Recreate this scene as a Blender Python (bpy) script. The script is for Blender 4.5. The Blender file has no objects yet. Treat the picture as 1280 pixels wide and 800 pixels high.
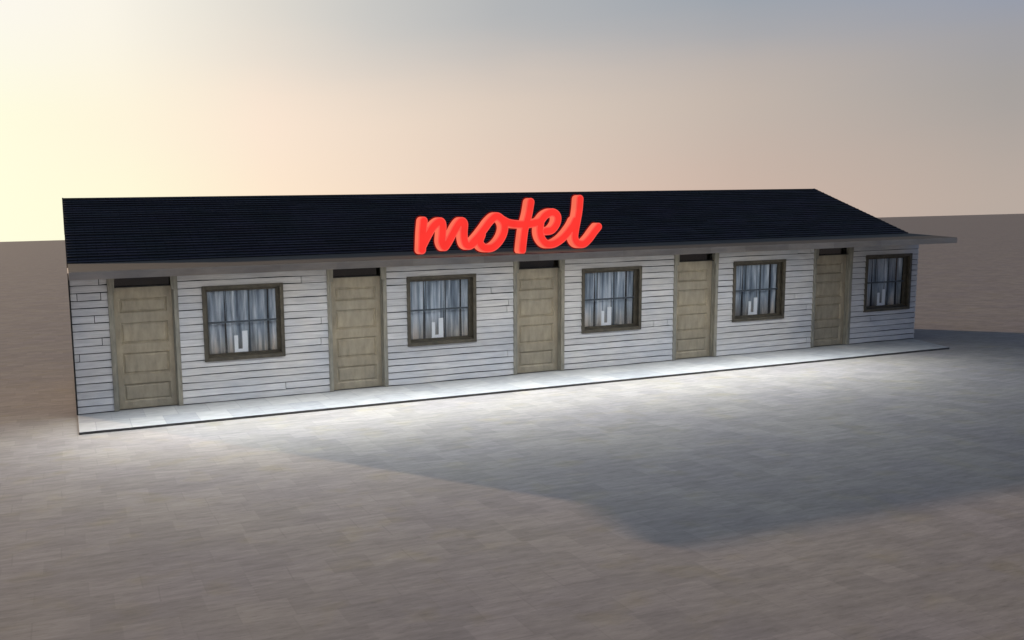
import bpy, math, random
from mathutils import Vector, Matrix
random.seed(7)
S = 0.75                      # metres per layout unit
LEAN = 0.0604                 # the front wall leans outward a little
P = 5.0                       # one room bay
L = 25.0
DA, DB = 0.787, 2.297         # door frame outer edges inside a bay
WC, WE, WZ0, WZ1 = 2.829, 4.717, 0.987, 2.777
sc = bpy.context.scene
col = sc.collection

# ---------------------------------------------------------------- materials
def new_mat(name):
    m = bpy.data.materials.new(name); m.use_nodes = True
    nt = m.node_tree; b = nt.nodes['Principled BSDF']
    return m, nt, b
def N(nt, t, **kw):
    n = nt.nodes.new(t)
    for k, v in kw.items(): setattr(n, k, v)
    return n
def mapping(nt, scale=(1,1,1), coord='Object', rot=(0,0,0)):
    tc = N(nt, 'ShaderNodeTexCoord'); mp = N(nt, 'ShaderNodeMapping')
    mp.inputs['Scale'].default_value = scale; mp.inputs['Rotation'].default_value = rot
    nt.links.new(tc.outputs[coord], mp.inputs[0]); return mp.outputs[0]
def noise(nt, vec, scale, detail=4, rough=.6):
    n = N(nt, 'ShaderNodeTexNoise'); n.inputs['Scale'].default_value = scale
    n.inputs['Detail'].default_value = detail; n.inputs['Roughness'].default_value = rough
    nt.links.new(vec, n.inputs['Vector']); return n.outputs['Fac']
def ramp(nt, fac, stops):
    r = N(nt, 'ShaderNodeValToRGB'); e = r.color_ramp.elements
    while len(e) < len(stops): e.new(.5)
    for i, (p, c) in enumerate(stops):
        e[i].position = p; e[i].color = (c[0], c[1], c[2], 1) if not isinstance(c, (int, float)) else (c, c, c, 1)
    nt.links.new(fac, r.inputs[0]); return r.outputs[0]
def mul(nt, a, b, fac=1.0, mode='MULTIPLY'):
    m = N(nt, 'ShaderNodeMix', data_type='RGBA', blend_type=mode)
    m.inputs[0].default_value = fac
    for i, s in ((6, a), (7, b)):
        if isinstance(s, tuple): m.inputs[i].default_value = (*s, 1)
        else: nt.links.new(s, m.inputs[i])
    return m.outputs[2]
def bump(nt, h, b, strength=.3, dist=.01):
    n = N(nt, 'ShaderNodeBump'); n.inputs['Strength'].default_value = strength; n.inputs['Distance'].default_value = dist
    nt.links.new(h, n.inputs['Height']); nt.links.new(n.outputs[0], b.inputs['Normal'])
def tone(nt):
    a = N(nt, 'ShaderNodeAttribute'); a.attribute_name = 'tone'; return a.outputs['Color']
def weathered(name, base, lo, hi, sc1=(1,1,1), s=6, rough=.8, use_tone=True, bs=.2, blotch=None):
    m, nt, b = new_mat(name)
    v = mapping(nt, sc1)
    n1 = noise(nt, v, s, 6, .65)
    c = mul(nt, base, ramp(nt, n1, [(.3, lo), (.7, hi)]))
    v2 = mapping(nt)
    n2 = noise(nt, v2, .9, 3)
    c = mul(nt, c, ramp(nt, n2, [(.35, (.88,.9,.93)), (.65, (1.06,1.03,.98))]))
    if blotch:
        n3 = noise(nt, v2, 2.3, 5, .7)
        f = ramp(nt, n3, [(.56, 0.0), (.72, 1.0)])
        mx = N(nt, 'ShaderNodeMix', data_type='RGBA'); nt.links.new(f, mx.inputs[0]); nt.links.new(c, mx.inputs[6])
        mx.inputs[7].default_value = (*blotch, 1); c = mx.outputs[2]
    if use_tone: c = mul(nt, c, tone(nt))
    nt.links.new(c, b.inputs['Base Color']); b.inputs['Roughness'].default_value = rough
    bump(nt, n1, b, bs, .006)
    return m
def flat(name, c, rough=.7, emit=None, es=0):
    m, nt, b = new_mat(name)
    b.inputs['Base Color'].default_value = (*c, 1); b.inputs['Roughness'].default_value = rough
    if emit: b.inputs['Emission Color'].default_value = (*emit, 1); b.inputs['Emission Strength'].default_value = es
    return m

M_siding = weathered('siding_paint', (.60,.595,.60), .78, 1.06, (1,1,9), 2.5, .75, True, .25, blotch=None)
M_gap    = flat('siding_gap', (.02,.02,.022), .9)
M_door   = weathered('door_paint', (.36,.31,.225), .72, 1.12, (3,3,1), 3, .6, False, .2)
M_jamb   = weathered('jamb_paint', (.26,.245,.20), .6, 1.25, (8,8,1.2), 3, .7, False, .2)
M_casing = weathered('window_casing', (.075,.064,.045), .6, 1.35, (4,4,4), 2, .65, False, .2)
M_sash   = weathered('sash_paint', (.05,.065,.08), .7, 1.2, (3,3,3), 3, .5, False, .1)
M_cantop = weathered('canopy_top_darkened', (.060,.062,.054), .8, 1.15, (.6,2,2), 2.2, .85, True, .15)  # canopy top coloured darker than its boards to offset the sunlight on it
M_canopy = weathered('canopy_board', (.43,.38,.32), .78, 1.14, (.6,2,2), 2.2, .75, True, .15)
M_trim_and_shade   = flat('dark_trim_and_course_shade', (.012,.012,.012), .8)
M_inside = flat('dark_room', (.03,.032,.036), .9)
M_card   = flat('white_card', (.93,.93,.93), .5)
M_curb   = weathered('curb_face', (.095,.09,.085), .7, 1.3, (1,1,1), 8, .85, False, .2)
M_metal  = flat('grey_housing', (.3,.3,.3), .4)

def mk_curtain():
    m, nt, b = new_mat('curtain_cloth')
    v = mapping(nt, (7,1,.5)); n = noise(nt, v, 2.0, 3, .5)
    c = ramp(nt, n, [(.30, (.11,.145,.19)), (.5, (.38,.44,.51)), (.68, (.84,.88,.93))])
    tc = N(nt, 'ShaderNodeTexCoord'); sp = N(nt, 'ShaderNodeSeparateXYZ'); nt.links.new(tc.outputs['Generated'], sp.inputs[0])
    stain = ramp(nt, sp.outputs[2], [(0, (1.0,.78,.58)), (.28, (1.0,.95,.9)), (.45, (1,1,1))])
    c = mul(nt, c, stain)
    nt.links.new(c, b.inputs['Base Color']); b.inputs['Roughness'].default_value = .95
    return m
M_curtain = mk_curtain()
def mk_glass(name, tint, gl):
    m = bpy.data.materials.new(name); m.use_nodes = True; nt = m.node_tree; nt.nodes.clear()
    out = N(nt, 'ShaderNodeOutputMaterial'); mx = N(nt, 'ShaderNodeMixShader'); t = N(nt, 'ShaderNodeBsdfTransparent'); g = N(nt, 'ShaderNodeBsdfGlossy')
    t.inputs[0].default_value = (*tint, 1); g.inputs['Roughness'].default_value = .06; mx.inputs[0].default_value = gl
    nt.links.new(t.outputs[0], mx.inputs[1]); nt.links.new(g.outputs[0], mx.inputs[2]); nt.links.new(mx.outputs[0], out.inputs[0])
    return m
M_glass = mk_glass('window_glass', (.97,.98,.99), .07)
M_tglass = mk_glass('transom_glass', (.35,.35,.36), .14)

def mk_shingle():
    m, nt, b = new_mat('asphalt_shingles')
    v = mapping(nt, (1,1,1)); br = N(nt, 'ShaderNodeTexBrick')
    br.inputs['Color1'].default_value = (.070,.068,.078,1); br.inputs['Color2'].default_value = (.090,.088,.102,1)
    br.inputs['Mortar'].default_value = (.005,.005,.008,1); br.inputs['Scale'].default_value = 1
    br.inputs['Brick Width'].default_value = .33; br.inputs['Row Height'].default_value = .138*.94*1.0
    br.inputs['Mortar Size'].default_value = .004
    nt.links.new(v, br.inputs[0])
    n = noise(nt, mapping(nt, (1,1,1)), 1.1, 5); n2 = noise(nt, mapping(nt, (1,1,1)), 60, 3)
    c = mul(nt, br.outputs[0], ramp(nt, n, [(.35, (.8,.95,.85)), (.65, (1.15,1.05,1.2))]))
    c = mul(nt, c, ramp(nt, n2, [(.3, .75), (.7, 1.25)]))
    nt.links.new(mul(nt, c, tone(nt)), b.inputs['Base Color']); b.inputs['Roughness'].default_value = .95
    b.inputs['Specular IOR Level'].default_value = .15
    bump(nt, n2, b, .3, .004); return m
M_shingle = mk_shingle()

def mk_ground():
    m, nt, b = new_mat('pale_stone_paving')
    # tiles laid in a loose bond, each with its own tone, with streaks along their length
    br = N(nt, 'ShaderNodeTexBrick'); v = mapping(nt, (1,1,1))
    nw = N(nt, 'ShaderNodeTexNoise'); nw.inputs['Scale'].default_value = 1.5; nt.links.new(v, nw.inputs['Vector'])
    wv = N(nt, 'ShaderNodeVectorMath', operation='SCALE'); wv.inputs['Scale'].default_value = .035
    nt.links.new(nw.outputs['Color'], wv.inputs[0])
    ad = N(nt, 'ShaderNodeVectorMath', operation='ADD'); nt.links.new(v, ad.inputs[0]); nt.links.new(wv.outputs[0], ad.inputs[1])
    br.inputs['Color1'].default_value = (.83,.83,.83,1); br.inputs['Color2'].default_value = (1.10,1.09,1.08,1)
    br.inputs['Mortar'].default_value = (.87,.865,.86,1); br.inputs['Scale'].default_value = 1
    br.inputs['Brick Width'].default_value = .43; br.inputs['Row Height'].default_value = .41
    br.inputs['Mortar Size'].default_value = .011; br.inputs['Mortar Smooth'].default_value = .8
    br.inputs['Bias'].default_value = -.1; br.offset = .5; br.squash = .85; br.squash_frequency = 3
    nt.links.new(ad.outputs[0], br.inputs[0])
    st = noise(nt, mapping(nt, (1.5,6,1)), 1.6, 7, .66)
    st2 = noise(nt, mapping(nt, (2.6,10,1), rot=(0,0,.05)), 3.2, 6, .75)
    bl = noise(nt, mapping(nt), .55, 4, .55)
    bl2 = noise(nt, mapping(nt), 1.9, 3, .5)
    c = mul(nt, (.318,.298,.276), br.outputs[0], .62)
    c = mul(nt, c, ramp(nt, st, [(.32, .84), (.5, 1.0), (.68, 1.14)]))
    c = mul(nt, c, ramp(nt, st2, [(.32, .80), (.45, .98), (.58, 1.0), (.70, 1.18)]))
    c = mul(nt, c, ramp(nt, bl, [(.38, (.96,.95,.98)), (.62, (1.04,1.03,1.0))]))
    c = mul(nt, c, ramp(nt, bl2, [(.55, (1,1,1)), (.75, (1.02,1.0,.88))]))
    nt.links.new(c, b.inputs['Base Color']); b.inputs['Roughness'].default_value = .9
    b.inputs['Specular IOR Level'].default_value = .12
    bump(nt, st2, b, .10, .004); return m
M_ground = mk_ground()
def mk_walk():
    m, nt, b = new_mat('walkway_stone')
    br = N(nt, 'ShaderNodeTexBrick'); v = mapping(nt)
    br.inputs['Color1'].default_value = (.33,.335,.34,1); br.inputs['Color2'].default_value = (.43,.425,.41,1)
    br.inputs['Mortar'].default_value = (.31,.31,.31,1); br.inputs['Scale'].default_value = 1
    br.inputs['Brick Width'].default_value = .52; br.inputs['Row Height'].default_value = .86
    br.inputs['Mortar Size'].default_value = .006; br.offset = .5
    nt.links.new(v, br.inputs[0])
    n = noise(nt, mapping(nt, (1.5,3,1)), 2.5, 6, .6)
    c = mul(nt, br.outputs[0], ramp(nt, n, [(.3, .85), (.7, 1.12)]))
    nt.links.new(c, b.inputs['Base Color']); b.inputs['Roughness'].default_value = .85; b.inputs['Specular IOR Level'].default_value = .2
    bump(nt, n, b, .1, .004); return m
M_walk = mk_walk()

def emis(name, c, s):
    m = bpy.data.materials.new(name); m.use_nodes = True; nt = m.node_tree; nt.nodes.clear()
    o = N(nt, 'ShaderNodeOutputMaterial'); e = N(nt, 'ShaderNodeEmission')
    nn = noise(nt, mapping(nt), 1.6, 2); cc = mul(nt, c, ramp(nt, nn, [(.35, .93), (.65, 1.08)]))
    nt.links.new(cc, e.inputs[0]); e.inputs[1].default_value = s
    nt.links.new(e.outputs[0], o.inputs[0]); return m
M_face = emis('sign_red_face', (1.0,.042,.033), 1.0)
M_edge = emis('sign_rounded_edge', (1.0,.09,.07), 1.0)
M_halo = emis('sign_imitated_halo', (.16,.004,.004), 1.0)
M_side = emis('sign_salmon_side', (1.0,.17,.10), 1.0)

# ---------------------------------------------------------------- mesh builder
class MB:
    def __init__(s): s.v = []; s.f = []; s.m = []; s.t = []
    def poly(s, pts, m=0, t=1.0):
        i = len(s.v); s.v += [tuple(p) for p in pts]; s.f.append(tuple(range(i, i+len(pts)))); s.m.append(m); s.t.append(t)
    def hexa(s, p, m=0, t=1.0):   # p: 8 corners, bottom ring 0-3, top ring 4-7
        i = len(s.v); s.v += [tuple(q) for q in p]
        for f in ((0,3,2,1),(4,5,6,7),(0,1,5,4),(1,2,6,5),(2,3,7,6),(3,0,4,7)):
            s.f.append(tuple(i+k for k in f)); s.m.append(m); s.t.append(t)
    def box(s, x0, x1, y0, y1, z0, z1, m=0, t=1.0):
        s.hexa([(x0,y0,z0),(x1,y0,z0),(x1,y1,z0),(x0,y1,z0),(x0,y0,z1),(x1,y0,z1),(x1,y1,z1),(x0,y1,z1)], m, t)
    def build(s, name, mats, parent=None, origin=(0,0,0), lean=False, bevel=0, smooth=False):
        if not isinstance(mats, (list, tuple)): mats = [mats]
        me = bpy.data.meshes.new(name); ox, oy, oz = origin
        vs = []
        for x, y, z in s.v:
            if lean: y = y - LEAN*z
            vs.append(((x-ox)*S, (y-oy)*S, (z-oz)*S))
        me.from_pydata(vs, [], s.f)
        for mt in mats: me.materials.append(mt)
        me.polygons.foreach_set('material_index', s.m)
        ca = me.color_attributes.new('tone', 'FLOAT_COLOR', 'CORNER')
        k = 0
        for p, t in zip(me.polygons, s.t):
            for _ in range(p.loop_total): ca.data[k].color = (t, t, t, 1); k += 1
        if smooth: me.polygons.foreach_set('use_smooth', [True]*len(me.polygons))
        me.update()
        o = bpy.data.objects.new(name, me); col.objects.link(o)
        if parent is not None: o.parent = parent
        else: o.location = (ox*S, oy*S, oz*S)
        if parent is not None:
            # keep world position: parent's own location is taken off
            px, py, pz = world(parent); o.location = (ox*S-px, oy*S-py, oz*S-pz)
        if bevel:
            bv = o.modifiers.new('bevel', 'BEVEL'); bv.width = bevel; bv.segments = 2; bv.limit_method = 'ANGLE'
        return o
def world(o):
    x = y = z = 0
    while o: x += o.location.x; y += o.location.y; z += o.location.z; o = o.parent
    return x, y, z
def tag(o, label=None, cat=None, group=None, kind=None):
    if label: o['label'] = label
    if cat: o['category'] = cat
    if group: o['group'] = group
    if kind: o['kind'] = kind
def empty(name, loc):
    o = bpy.data.objects.new(name, None); col.objects.link(o); o.location = [c*S for c in loc]; o.empty_display_size = .3; return o

# ---------------------------------------------------------------- setting
GZ = -0.0597
g = MB(); g.poly([(-5000,-5000,GZ),(5000,-5000,GZ),(5000,5000,GZ),(-5000,5000,GZ)])
ground = g.build('ground', M_ground); tag(ground, 'pale brown streaked stone paving reaching the horizon', kind='structure')
w = MB()
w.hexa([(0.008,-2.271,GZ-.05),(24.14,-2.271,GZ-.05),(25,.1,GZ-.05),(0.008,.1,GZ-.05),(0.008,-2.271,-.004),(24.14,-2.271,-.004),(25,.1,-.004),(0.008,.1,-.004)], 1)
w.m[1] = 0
walk = w.build('walkway', [M_walk, M_curb], bevel=.006); tag(walk, 'raised pale stone slab walkway with a dark edge along the motel front', kind='structure')

# ---------------------------------------------------------------- the motel
root = empty('motel_building', (0,0,0))
tag(root, 'long single storey white clapboard motel with a dark shingle roof, five doors and five windows', 'motel')
ZT = 3.20; YB = 7.0; YR, ZR, YE, ZE = 4.767, 5.0377, .26, 3.408
ZBK = ZR - (YB-YR)*(ZR-ZE)/(YR-YE)
doors = [(i*P+DA, i*P+DB, 0, ZT) for i in range(5)]
wins = [(i*P+WC, i*P+WE, WZ0, WZ1) for i in range(5)]
openings = doors + wins
ROW = 0.1715

def free_x(z0, z1, x0, x1, ops):
    iv = [(x0, x1)]
    for a, b, c, d in ops:
        if d <= z0+1e-6 or c >= z1-1e-6: continue
        nv = []
        for p, q in iv:
            if b <= p or a >= q: nv.append((p, q)); continue
            if a > p: nv.append((p, a))
            if b < q: nv.append((b, q))
        iv = nv
    return iv
fw = MB()
# backing behind the boards
zc = sorted({0, ZT, WZ0, WZ1})
for z0, z1 in zip(zc, zc[1:]):
    for a, b in free_x(z0, z1, 0, L, openings): fw.box(a, b, .022, .20, z0, z1, 1)
nrow = int(math.ceil(ZT/ROW))
for r in range(nrow):
    z0 = r*ROW - .01; z1 = min((r+1)*ROW - .01, ZT)
    z0 = max(z0, .002)
    if z1-z0 < .03: continue
    cuts = [z0] + [z for z in (WZ0, WZ1) if z0+.004 < z < z1-.004] + [z1]
    for ci, (a0, a1) in enumerate(zip(cuts, cuts[1:])):
        for (p, q) in free_x(a0, a1, 0, L, openings):
            js = []
            rr = random.Random(r*31+5)
            for i in range(-1, 6):
                k = rr.random()
                if k < .17: js.append(i*P + .62 + rr.uniform(-.03,.03))
                if .12 < k < .25: js.append(i*P + .13 + rr.uniform(-.03,.05))
                if k > .95: js.append(i*P + rr.uniform(.1,4.9))
            js = [j for j in js if p+.05 < j < q-.05]
            pts = [p] + sorted(js) + [q]
            for s0, s1 in zip(pts, pts[1:]):
                # long boards bow by a few millimetres: split in sub spans
                n = max(1, int((s1-s0)/.45)); tn = random.uniform(.90, 1.06)
                e0 = random.uniform(-.010,.010) if ci == 0 else 0
                g0 = s0 + (.007 if s0 != p else 0); g1 = s1 - (.007 if s1 != q else 0)
                zb = a0 + (.020 if ci == 0 else 0)
                prev = e0
                for u in range(n):
                    xa = g0+(g1-g0)*u/n; xb = g0+(g1-g0)*(u+1)/n
                    nxt = (random.uniform(-.009,.009) if ci == 0 else 0)
                    yb_, yt_ = -.030, -.004
                    fr0 = (zb-z0)/ROW; fr1 = (a1-z0)/ROW
                    y0 = yb_+(yt_-yb_)*fr0; y1 = yb_+(yt_-yb_)*fr1
                    fw.hexa([(xa,y0,zb+prev),(xb,y0,zb+nxt),(xb,.022,zb+nxt),(xa,.022,zb+prev),(xa,y1,a1),(xb,y1,a1),(xb,.022,a1),(xa,.022,a1)], 0, tn)
                    prev = nxt
fwo = fw.build('front_wall', [M_siding, M_gap], root, lean=True)
cb = MB(); cb.box(-.012, .022, -.05, .02, .0, ZT)
cb.build('corner_trim', M_trim_and_shade, fwo, lean=True)

def roof_z(y):
    return ZE + (y-YE)*(ZR-ZE)/(YR-YE) if y <= YR else ZR - (y-YR)*(ZR-ZE)/(YR-YE)
def side_wall(x, sgn):
    m = MB()
    # pentagon backing
    pts = [(.2, 0), (YB, 0), (YB, ZBK-.06), (YR, ZR-.06), (YE, ZE-.06), (.2, ZT)]
    xi = x - sgn*.16; xo = x - sgn*.02
    A = [(xi,y,z) for y,z in pts]; B = [(xo,y,z) for y,z in pts]
    m.poly(A, 1); m.poly(B, 1)
    for i in range(len(pts)):
        j = (i+1) % len(pts); m.poly([A[i], A[j], B[j], B[i]], 1)
    r = 0
    while r*ROW < ZR-.12:
        z0 = r*ROW+.01; z1 = (r+1)*ROW-.01
        z1 = min(z1, ZR-.1)
        def lim(z):
            lo = .04 if z < ZE-.1 else YE + (z-(ZE-.06))*(YR-YE)/(ZR-ZE)
            hi = YB if z < ZBK-.1 else YB - (z-(ZBK-.06))*(YR-YE)/(ZR-ZE)
            return max(lo, .04), min(hi, YB)
        l0, h0 = lim(z0); l1, h1 = lim(z1)
        if h1-l1 > .1:
            xp = x + sgn*.0; xq = x - sgn*.02
            t = random.uniform(.9, 1.06)
            m.hexa([(xp,l0,z0),(xp,h0,z0),(xq,h0,z0),(xq,l0,z0),(xp-sgn*.012,l1,z1),(xp-sgn*.012,h1,z1),(xq,h1,z1),(xq,l1,z1)], 0, t)
        r += 1
    return m.build('side_wall', [M_siding, M_gap], root)
side_wall(0.004, -1); side_wall(L-.004, 1)
bw = MB(); bw.box(.2, L-.2, YB-.2, YB-.03, 0, ZBK-.08, 1)
for r in range(int(ZBK/ROW)):
    z0 = r*ROW+.01; z1 = z0+ROW-.02
    bw.hexa([(.02,YB-.03,z0),(L-.02,YB-.03,z0),(L-.02,YB,z0),(.02,YB,z0),(.02,YB-.03,z1),(L-.02,YB-.03,z1),(L-.02,YB-.012,z1),(.02,YB-.012,z1)], 0, random.uniform(.9,1.06))
bw.build('back_wall', [M_siding, M_gap], root)

# roof: deck + lapped shingle courses
rf = MB()
th = .05
def slab(ya, za, yb, zb):
    rf.hexa([(0,ya,za-th-.02),(L,ya,za-th-.02),(L,yb,zb-th-.02),(0,yb,zb-th-.02),(0,ya,za-.02),(L,ya,za-.02),(L,yb,zb-.02),(0,yb,zb-.02)], 1)
slab(YE, ZE, YR, ZR); slab(YR, ZR, YB+.12, roof_z(YB+.12))
def courses(y0, z0, y1, z1, n):
    dy, dz = (y1-y0)/n, (z1-z0)/n; ln = math.hypot(dy, dz); ny, nz = -dz/ln*abs(dy)/dy if dy else 0, abs(dy)/ln
    for i in range(n):
        ya, za = y0+dy*i, z0+dz*i; yb, zb = ya+dy*1.05, za+dz*1.05
        if i == n-1: yb, zb = y1, z1
        x = 0.0; lo, hi = .030, .0
        while x < L:
            xe = min(L, x + random.choice((.9, 1.3, 1.7, 2.2)))
            if L-xe < .3: xe = L
            h = lo + random.uniform(-.006,.006); t = random.uniform(.93, 1.07)
            rf.hexa([(x,ya,za-.02),(xe,ya,za-.02),(xe,yb,zb-.02),(x,yb,zb-.02),
                     (x,ya+ny*h,za+nz*h),(xe,ya+ny*h,za+nz*h),(xe,yb+ny*(hi-.004),zb+nz*(hi-.004)),(x,yb+ny*(hi-.004),zb+nz*(hi-.004))], 0, t)
            rf.m[-4] = 1  # butt face coloured dark to paint the shadow line of each course
            x = xe
courses(YE, ZE-.005, YR, ZR, 26)
courses(YB+.12, roof_z(YB+.12), YR, ZR, 12)
roof = rf.build('roof', [M_shingle, M_trim_and_shade], root)
rc = MB(); rc.hexa([(0,YR-.07,ZR-.028),(L,YR-.07,ZR-.028),(L,YR+.07,ZR-.028),(0,YR+.07,ZR-.028),(0,YR-.05,ZR+.004),(L,YR-.05,ZR+.004),(L,YR+.05,ZR+.004),(0,YR+.05,ZR+.004)])
rc.build('ridge_cap', M_trim_and_shade, roof)
for xs in (0, L):
    rk = MB(); sg = -1 if xs == 0 else 1
    x0, x1 = (xs-.012, xs+.02) if sg < 0 else (xs-.02, xs+.012)
    rk.hexa([(x0,YE,ZE-.10),(x1,YE,ZE-.10),(x1,YR,ZR-.10),(x0,YR,ZR-.10),(x0,YE,ZE+.012),(x1,YE,ZE+.012),(x1,YR,ZR+.014),(x0,YR,ZR+.014)])
    yb = YB+.12; zb = roof_z(yb)
    rk.hexa([(x0,YR,ZR-.10),(x1,YR,ZR-.10),(x1,yb,zb-.10),(x0,yb,zb-.10),(x0,YR,ZR+.014),(x1,YR,ZR+.014),(x1,yb,zb+.012),(x0,yb,zb+.012)])
    rk.build('rake_trim', M_trim_and_shade, roof)

# canopy over the walkway, in sections of board
cn = MB()
def cpt(x, f, top):   # x in 0..1 along, f 0 front .. 1 back
    xr = 24.137 + (25-24.137)*f
    y = -2.51 + (.26+2.51)*f
    z = (3.293 + (3.406-3.293)*f) if top else (3.13 + (3.245-3.13)*f)
    return (.008 + (xr-.008)*x, y, z)
xs = [0]
while xs[-1] < 1: xs.append(min(1, xs[-1] + random.uniform(.035, .075)))
if xs[-1]-xs[-2] < .02: xs.pop(-2)
for a, b in zip(xs, xs[1:]):
    cn.hexa([cpt(a,0,0),cpt(b,0,0),cpt(b,1,0),cpt(a,1,0),cpt(a,0,1),cpt(b,0,1),cpt(b,1,1),cpt(a,1,1)], 0, random.uniform(.88,1.08)); cn.m[-5] = 1
canopy = cn.build('canopy', [M_canopy, M_cantop], root)
# narrow downlight channel fixed to the canopy underside
fx = MB(); fx.box(.2, 20.6, -2.17, -2.02, 3.127, 3.150)
fx.build('lamp_housing', M_metal, canopy)

# ---------------------------------------------------------------- doors
def make_door(i):
    a, b = i*P+DA, i*P+DB
    d = MB(); x0, x1 = a+.105, b-.105; yf = .14
    ztop = 2.825
    st = .13
    pan = [(.17,.59),(.80,1.31),(1.52,2.02),(2.24,2.58)]
    # stiles and rails
    d.box(x0, x0+st, yf, yf+.07, .01, ztop); d.box(x1-st, x1, yf, yf+.07, .01, ztop)
    zz = [.01] + [z for p in pan for z in p] + [ztop]
    for k in range(0, len(zz), 2): d.box(x0+st, x1-st, yf+.001, yf+.069, zz[k], zz[k+1])
    for p0, p1 in pan:
        X0, X1 = x0+st, x1-st; m_ = .035; r_ = .045
        o = [(X0,yf+.002,p0),(X1,yf+.002,p0),(X1,yf+.002,p1),(X0,yf+.002,p1)]
        q = [(X0+m_,yf+r_,p0+m_),(X1-m_,yf+r_,p0+m_),(X1-m_,yf+r_,p1-m_),(X0+m_,yf+r_,p1-m_)]
        m2 = m_+.035; 
        s2 = [(X0+m2,yf+r_-.022,p0+m2),(X1-m2,yf+r_-.022,p0+m2),(X1-m2,yf+r_-.022,p1-m2),(X0+m2,yf+r_-.022,p1-m2)]
        for A, B in ((o, q), (q, s2)):
            for k in range(4):
                j = (k+1) % 4; d.poly([A[k], A[j], B[j], B[k]])
        d.poly(s2)
    door = d.build('door', M_door, root, origin=((a+b)/2,0,0), lean=True)
    f = MB()
    f.box(a, a+.10, -.045, .20, .002, ZT); f.box(b-.10, b, -.045, .20, .002, ZT)
    f.box(a+.10, a+.125, .06, .133, .004, 2.825); f.box(b-.125, b-.10, .06, .133, .004, 2.825)
    f.build('door_frame', M_jamb, door, lean=True, bevel=.004)
    for sx in (a, b-.155):
        k = MB(); k.hexa([(sx+.01,-.06,2.74),(sx+.145,-.06,2.74),(sx+.145,.0,2.74),(sx+.01,.0,2.74),(sx-.004,-.065,ZT-.002),(sx+.159,-.065,ZT-.002),(sx+.159,.0,ZT-.002),(sx-.004,.0,ZT-.002)])
        k.build('corner_block', M_jamb, door, lean=True, bevel=.004)
    hb = MB(); hb.box(a+.10, b-.10, .06, .22, 2.827, 2.85); hb.build('head_bar', M_trim_and_shade, door, lean=True)
    t = MB(); t.box(a+.10, b-.10, .15, .162, 2.851, ZT-.002)
    t.build('transom_pane', M_tglass, door, lean=True)
    n = MB()   # dark space behind the transom and the leaf
    n.poly([(a+.02,.451,.0),(b-.02,.45,.0),(b-.02,.45,ZT),(a+.02,.45,ZT)])
    n.box(a-.02, a+.0, .20, .45, 0, ZT); n.box(b, b+.02, .20, .45, 0, ZT)
    n.build('dark_recess', M_inside, door, lean=True)
for i in range(5): make_door(i)

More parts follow.
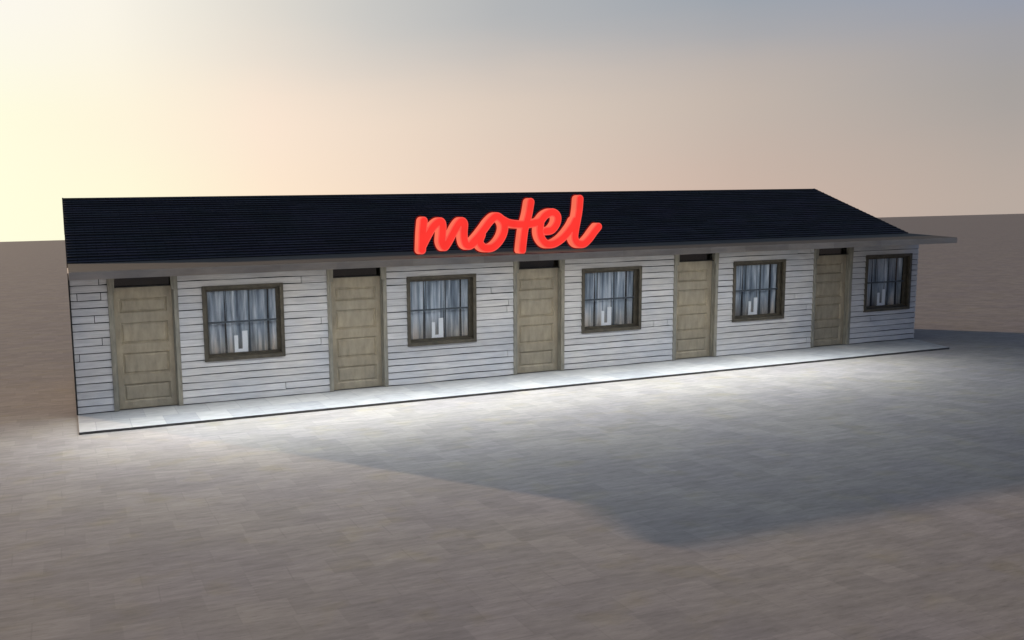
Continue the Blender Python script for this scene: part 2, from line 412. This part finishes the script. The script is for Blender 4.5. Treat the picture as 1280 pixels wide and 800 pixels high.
# ---------------------------------------------------------------- windows
def make_window(i):
    x0, x1 = i*P+WC, i*P+WE; z0, z1 = WZ0, WZ1
    c = MB(); cw = .085
    # outer casing
    c.box(x0, x0+cw, -.055, .0, z0, z1); c.box(x1-cw, x1, -.055, .0, z0, z1)
    c.box(x0+cw, x1-cw, -.056, .0, z1-cw, z1); c.box(x0+cw, x1-cw, -.060, .0, z0, z0+cw)
    # reveal lining
    R = .20
    c.box(x0, x0+.03, .001, R, z0, z1); c.box(x1-.03, x1, .001, R, z0, z1)
    c.box(x0+.03, x1-.03, .001, R, z1-.03, z1); c.box(x0+.03, x1-.03, .001, R, z0, z0+.03)
    wn = c.build('window', M_casing, root, origin=((x0+x1)/2,0,z0), lean=True, bevel=.004)
    # inner frame stepping back
    f = MB(); a, b = x0+.03, x1-.03; lo, hi = z0+.03, z1-.03
    f.box(a, a+.10, .095, .16, lo, hi); f.box(b-.13, b, .095, .16, lo, hi)
    f.box(a+.10, b-.13, .096, .159, hi-.11, hi); f.box(a+.10, b-.13, .096, .159, lo, lo+.13)
    f.build('inner_frame', M_casing, wn, lean=True, bevel=.004)
    ga, gb, gl, gh = a+.10, b-.13, lo+.13, hi-.11
    sl = MB(); sl.hexa([(x0+.03,-.03,z0+.031),(x1-.03,-.03,z0+.031),(x1-.03,.094,z0+.031),(x0+.03,.094,z0+.031),(x0+.03,-.03,z0+.088),(x1-.03,-.03,z0+.088),(x1-.03,.094,z0+.12),(x0+.03,.094,z0+.12)])
    sl.build('window_sill', M_casing, wn, lean=True)
    zm = gl + (gh-gl)*.50
    s = MB(); s.box(ga, gb, .108, .148, zm-.022, zm+.022)
    xm = ga + (gb-ga)*.60
    s.box(xm-.014, xm+.014, .112, .146, gl, zm-.022); s.box(xm-.014, xm+.014, .112, .146, zm+.022, gh)
    for fx_ in (.27,):
        xq = ga + (gb-ga)*fx_
        s.box(xq-.008, xq+.008, .116, .142, zm+.022, gh)
    s.build('sash_bars', M_sash, wn, lean=True)
    p = MB(); p.box(ga-.01, gb+.01, .150, .156, gl-.01, gh+.01)
    p.build('glass_pane', M_glass, wn, lean=True)
    # pleated net curtain hung in three drops
    k = MB(); rnd = random.Random(11)
    drops = [(.0,.255),(.275,.60),(.615,.875),(.90,1.0)]
    for d0, d1 in drops:
        n = max(8, int((d1-d0)*150)); prev = None; ph = rnd.uniform(0,6); w1 = rnd.uniform(26,36)
        for u in range(n+1):
            fr = d0+(d1-d0)*u/n
            for_x = []
            for zf in (0, .33, .66, 1):
                spread = 1 + .0*zf
                y = .262 + .038*math.sin(w1*fr*spread*1.5+ph+.5*zf) + .014*math.sin(97*fr+ph*2) + .010*(1-zf)*math.sin(60*fr)
                xx = ga-.02 + (gb-ga+.04)*(fr + .006*math.sin(9*fr+3*zf+ph))
                for_x.append((xx, y, gl-.03+(gh-gl+.06)*zf))
            if prev:
                for q in range(3): k.poly([prev[q], for_x[q], for_x[q+1], prev[q+1]])
            prev = for_x
    k.build('curtain', M_curtain, wn, lean=True, smooth=True)
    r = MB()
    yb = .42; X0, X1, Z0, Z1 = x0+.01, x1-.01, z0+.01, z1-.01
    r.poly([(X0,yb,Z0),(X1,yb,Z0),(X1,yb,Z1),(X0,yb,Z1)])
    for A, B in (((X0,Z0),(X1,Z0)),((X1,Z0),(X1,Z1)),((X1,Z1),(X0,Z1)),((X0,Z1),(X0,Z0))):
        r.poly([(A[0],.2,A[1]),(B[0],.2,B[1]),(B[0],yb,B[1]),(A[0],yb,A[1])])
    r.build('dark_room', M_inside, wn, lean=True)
    # the white u-shaped card behind the pane
    q = MB(); bx = x0; zb = gl+.008
    y0_, y1_ = .168, .182
    q.box(bx+.725, bx+.812, y0_, y1_, zb, zb+.40); q.box(bx+.915, bx+1.04, y0_, y1_, zb, zb+.50)
    q.box(bx+.812, bx+.915, y0_, y1_, zb, zb+.07)
    # small foot it stands on
    q.box(bx+.72, bx+1.04, .160, .200, zb-.012, zb)
    o = q.build('window_card', M_card, None, origin=(bx+.88, .175, zb), lean=True)
    where = ['leftmost window', 'window below the letter m', 'middle window of five',
             'fourth window from the left', 'rightmost window'][i]
    tag(o, 'white u-shaped card behind the glass of the ' + where, 'card', 'white cards standing in the windows')
for i in range(5): make_window(i)

# ---------------------------------------------------------------- the sign
C0 = Vector((-0.0396, -24.6937, 3.9599)); yaw, pitch, roll, FPX = -.4133, -.0916, -.0274, 1266.07
cy_, sy_ = math.cos(yaw), math.sin(yaw)
Fv = Vector((-sy_*math.cos(pitch), cy_*math.cos(pitch), math.sin(pitch))); Rv = Vector((cy_, sy_, 0)); Uv = Rv.cross(Fv)
R2 = Rv*math.cos(roll)+Uv*math.sin(roll); U2 = -Rv*math.sin(roll)+Uv*math.cos(roll)

# centre lines of the script letters, in layout units on the sign's front plane (x along the motel, z up)
STROKES = {'m': [[(7.658, 4.157), (7.621, 3.876), (7.591, 3.48)], [(7.615, 3.584), (7.733, 3.789), (7.869, 3.995), (7.996, 4.107), (8.086, 4.126), (8.12, 4.031), (8.104, 3.821), (8.091, 3.653), (8.148, 3.535), (8.225, 3.606), (8.356, 3.814), (8.488, 4.022), (8.594, 4.125), (8.665, 4.071), (8.65, 3.89), (8.648, 3.72), (8.689, 3.581), (8.791, 3.546), (8.921, 3.627)]], 'o': [[(8.851, 3.597), (9.017, 3.752), (9.186, 3.94), (9.331, 4.108), (9.498, 4.223), (9.648, 4.134), (9.707, 3.97), (9.661, 3.777), (9.525, 3.587), (9.346, 3.474), (9.148, 3.491), (9.048, 3.623), (9.111, 3.792)], [(9.625, 4.156), (9.8, 4.065), (9.965, 4.029)]], 't': [[(10.423, 4.552), (10.353, 4.238), (10.253, 3.935), (10.196, 3.631), (10.161, 3.392)], [(9.921, 4.034), (10.159, 4.013), (10.401, 4.023), (10.547, 4.048)]], 'e': [[(10.522, 4.042), (10.669, 4.078), (10.82, 4.228), (11.006, 4.291), (11.139, 4.2), (11.122, 4.024), (10.982, 3.861), (10.809, 3.833)], [(10.681, 4.056), (10.65, 3.837), (10.694, 3.66), (10.825, 3.524), (11.022, 3.518), (11.248, 3.633), (11.427, 3.794)]], 'l': [[(11.778, 4.61), (11.747, 4.343), (11.69, 4.077), (11.628, 3.811), (11.611, 3.633), (11.697, 3.508), (11.861, 3.491), (12.029, 3.621), (12.16, 3.774), (12.286, 3.906)], [(11.427, 3.794), (11.556, 3.947), (11.635, 4.078)]]}
HW = .099; YF = -2.20; DEP = .27
def sdf(px, pz, segs):
    best = 9
    for (ax, az, bx_, bz) in segs:
        dx, dz = bx_-ax, bz-az; t = ((px-ax)*dx+(pz-az)*dz)/max(1e-9, dx*dx+dz*dz); t = 0 if t < 0 else 1 if t > 1 else t
        d = math.hypot(px-ax-dx*t, pz-az-dz*t)
        if d < best: best = d
    return best
def catmull(pts, n=5):
    out = []
    for i in range(len(pts)-1):
        p0 = pts[max(0,i-1)]; p1 = pts[i]; p2 = pts[i+1]; p3 = pts[min(len(pts)-1,i+2)]
        for k in range(n):
            t = k/n
            out.append(tuple(.5*((2*p1[c])+(-p0[c]+p2[c])*t+(2*p0[c]-5*p1[c]+4*p2[c]-p3[c])*t*t+(-p0[c]+3*p1[c]-3*p2[c]+p3[c])*t**3) for c in (0,1)))
    out.append(pts[-1]); return out
def contour(segs, rad, h=.02):
    xs = [s[0] for s in segs]+[s[2] for s in segs]; zs = [s[1] for s in segs]+[s[3] for s in segs]
    x0, z0 = min(xs)-rad-2*h, min(zs)-rad-2*h; nx = int((max(xs)+rad+2*h-x0)/h)+1; nz = int((max(zs)+rad+2*h-z0)/h)+1
    G = [[sdf(x0+i*h, z0+j*h, segs)-rad for j in range(nz+1)] for i in range(nx+1)]
    cells = []; edges = []
    for i in range(nx):
        for j in range(nz):
            cs = [(i,j),(i+1,j),(i+1,j+1),(i,j+1)]; vals = [G[a][b] for a, b in cs]
            if min(vals) > 0: continue
            P_ = [(x0+a*h, z0+b*h) for a, b in cs]; poly = []; cr = []
            for k in range(4):
                a, b = vals[k], vals[(k+1)%4]
                if a <= 0: poly.append(P_[k])
                if (a <= 0) != (b <= 0):
                    t = a/(a-b); q = (P_[k][0]+(P_[(k+1)%4][0]-P_[k][0])*t, P_[k][1]+(P_[(k+1)%4][1]-P_[k][1])*t)
                    poly.append(q); cr.append((q, a <= 0))
            if len(poly) >= 3: cells.append(poly)
            if len(cr) == 2:
                ins = cr[0][0] if cr[0][1] else cr[1][0]; ous = cr[1][0] if cr[0][1] else cr[0][0]
                edges.append((ins, ous))
    return cells, edges
sx = STROKES['m'][0][0][0]
sign = empty('neon_sign', (sx, YF+.15, 3.31))
tag(sign, 'glowing red script sign reading motel standing on the canopy edge', 'sign')
for li, ch in enumerate('motel'):
    segs = []
    for st in STROKES[ch]:
        c = catmull(st, 5)
        segs += [(c[k][0], c[k][1], c[k+1][0], c[k+1][1]) for k in range(len(c)-1)]
    mb = MB(); yo = YF + li*.004
    cells, ed = contour(segs, HW-.026)
    for p in cells: mb.poly([(x, yo, z) for x, z in p], 0)
    _, ed2 = contour(segs, HW)
    # sides: full outline, extruded; the front edge is rounded off by a sloping rim
    for (a, b) in ed2: mb.poly([(a[0], yo+.02, a[1]), (b[0], yo+.02, b[1]), (b[0], yo+DEP, b[1]), (a[0], yo+DEP, a[1])], 2)
    # rim: same outline drawn just behind the face
    cells2, _ = contour(segs, HW)
    for p in cells2: mb.poly([(x, yo+.018, z) for x, z in p], 1)
    for p in cells2: mb.poly([(x, yo+DEP, z) for x, z in p], 2)
    for (a, b) in ed: mb.poly([(a[0], yo, a[1]), (b[0], yo, b[1]), (b[0], yo+.018, b[1]), (a[0], yo+.018, a[1])], 1)
    o = mb.build('letter', [M_face, M_edge, M_side], sign, origin=(segs[0][0], YF, 3.31))
    o['label'] = 'red glowing script letter ' + ch
    # dim emissive plate added behind the letter to imitate its glow halo
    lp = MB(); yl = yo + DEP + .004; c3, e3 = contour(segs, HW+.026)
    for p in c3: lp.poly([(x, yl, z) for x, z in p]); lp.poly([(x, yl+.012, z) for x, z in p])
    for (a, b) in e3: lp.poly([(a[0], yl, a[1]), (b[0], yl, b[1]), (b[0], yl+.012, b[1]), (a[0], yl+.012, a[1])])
    lp.build('letter_halo', M_halo, o)

# ---------------------------------------------------------------- light
SUN_AZ, SUN_EL = math.radians(-29.6), math.radians(13.8)    # azimuth clockwise from +Y
sd = Vector((math.sin(SUN_AZ)*math.cos(SUN_EL), math.cos(SUN_AZ)*math.cos(SUN_EL), math.sin(SUN_EL)))
sun = bpy.data.lights.new('sun', 'SUN'); sun.energy = 3.25; sun.color = (1, .71, .47); sun.angle = math.radians(.9)
so = bpy.data.objects.new('sun', sun); col.objects.link(so); so.rotation_euler = (-sd).to_track_quat('-Z', 'Y').to_euler()
def strip(tilt, energy, yoff):     # the two lamp rows in the channel under the canopy: one washes the walkway, one is turned out to the forecourt
    al = bpy.data.lights.new('canopy_lamp', 'AREA'); al.shape = 'RECTANGLE'; al.size = 20.2*S; al.size_y = .018*S; al.energy = energy; al.color = (.90,.955,1.0)
    ao = bpy.data.objects.new('canopy_lamp', al); col.objects.link(ao); ao.location = (10.3*S, (-2.25+yoff)*S, 3.1275*S)
    ao.rotation_euler = (math.radians(-tilt), 0, 0)
strip(0, 125, .04); strip(46, 700, -.05)

W = bpy.data.worlds.new('World'); sc.world = W; W.use_nodes = True; nt = W.node_tree; nt.nodes.clear()
out = N(nt, 'ShaderNodeOutputWorld'); bg = N(nt, 'ShaderNodeBackground')
sky = N(nt, 'ShaderNodeTexSky'); sky.sky_type = 'NISHITA'; sky.sun_disc = False; sky.sun_elevation = SUN_EL; sky.sun_rotation = SUN_AZ
sky.dust_density = 2.0; sky.ozone_density = 2.0
tc = N(nt, 'ShaderNodeTexCoord'); sep = N(nt, 'ShaderNodeSeparateXYZ'); nt.links.new(tc.outputs['Generated'], sep.inputs[0])
def math_n(op, a, b=None):
    n = N(nt, 'ShaderNodeMath', operation=op)
    for i, s in enumerate((a, b)):
        if s is None: continue
        if isinstance(s, (int, float)): n.inputs[i].default_value = s
        else: nt.links.new(s, n.inputs[i])
    return n.outputs[0]
# angle from the sun's azimuth, 0..1 for 0..180 degrees
hx, hy = math.sin(SUN_AZ), math.cos(SUN_AZ)
dot = math_n('ADD', math_n('MULTIPLY', sep.outputs[0], hx), math_n('MULTIPLY', sep.outputs[1], hy))
hl = math_n('SQRT', math_n('ADD', math_n('MULTIPLY', sep.outputs[0], sep.outputs[0]), math_n('MULTIPLY', sep.outputs[1], sep.outputs[1])))
ca = math_n('DIVIDE', dot, math_n('MAXIMUM', hl, 1e-4))
ang = math_n('DIVIDE', math_n('ARCCOSINE', math_n('MINIMUM', math_n('MAXIMUM', ca, -1.0), 1.0)), math.pi)
el = math_n('DIVIDE', math_n('ARCSINE', math_n('MINIMUM', math_n('MAXIMUM', sep.outputs[2], -1.0), 1.0)), math.pi/2)
def lin(r, g_, b): 
    f = lambda c: ((c/255+.055)/1.055)**2.4 if c > 10 else c/255/12.92
    return (f(r), f(g_), f(b))
A = lambda d: d/180
def srgbramp(stops): return ramp(nt, ang, [(A(d), lin(*c) if max(c) > 2 else c) for d, c in stops])
low = srgbramp([(0,(1.6,1.5,1.0)),(15,(1.25,1.2,.85)),(27,(1.02,1.0,.74)),(33,(255,250,218)),(40,(255,233,207)),(53,(232,204,186)),(66,(203,180,166)),(79,(184,170,160)),(120,(170,160,160)),(180,(150,150,165))])
mid = srgbramp([(0,(1.6,1.5,1.1)),(15,(1.2,1.15,.9)),(27,(255,253,224)),(33,(255,245,220)),(40,(251,231,211)),(53,(222,205,190)),(66,(194,181,171)),(79,(166,161,158)),(120,(150,152,160)),(180,(140,145,162))])
top = srgbramp([(0,(1.3,1.25,1.1)),(15,(1.05,1.02,.95)),(25,(253,249,240)),(32,(251,246,233)),(40,(224,219,210)),(46,(201,200,197)),(53,(180,182,184)),(66,(155,163,173)),(79,(147,156,174)),(120,(130,142,168)),(180,(125,138,165))])
def step(v, a, b):
    n = N(nt, 'ShaderNodeMapRange', interpolation_type='SMOOTHSTEP'); n.inputs['From Min'].default_value = a/90; n.inputs['From Max'].default_value = b/90
    nt.links.new(v, n.inputs['Value']); return n.outputs[0]
def mixc(f, a, b):
    m = N(nt, 'ShaderNodeMix', data_type='RGBA'); nt.links.new(f, m.inputs[0]); nt.links.new(a, m.inputs[6]); nt.links.new(b, m.inputs[7]); return m.outputs[2]
# faint uneven cloud bands low in the sky
mpv = N(nt, 'ShaderNodeMapping'); mpv.inputs['Scale'].default_value = (1,1,5); nt.links.new(tc.outputs['Generated'], mpv.inputs[0])
cl = noise(nt, mpv.outputs[0], 2.2, 4, .55)
elw = math_n('ADD', el, math_n('MULTIPLY', math_n('SUBTRACT', cl, .5), .035))
c = mixc(step(elw, .5, 6.5), low, mid); c = mixc(step(elw, 5.5, 12.5), c, top)
skys = mul(nt, sky.outputs[0], (.063,.071,.083))
c = mixc(step(el, 12, 40), c, skys)
nt.links.new(c, bg.inputs[0]); bg.inputs[1].default_value = 1.0; nt.links.new(bg.outputs[0], out.inputs[0])

# ---------------------------------------------------------------- camera
cd = bpy.data.cameras.new('camera'); cam = bpy.data.objects.new('camera', cd); col.objects.link(cam)
cd.sensor_fit = 'HORIZONTAL'; cd.sensor_width = 36; cd.lens = 36*FPX/1280; cd.clip_end = 20000; cd.clip_start = .1
mw = Matrix(((R2.x,U2.x,-Fv.x,C0.x*S),(R2.y,U2.y,-Fv.y,C0.y*S),(R2.z,U2.z,-Fv.z,C0.z*S),(0,0,0,1)))
cam.matrix_world = mw; sc.camera = cam
sc.view_settings.view_transform = 'Standard'; sc.view_settings.look = 'None'; sc.view_settings.exposure = 0; sc.view_settings.gamma = 1
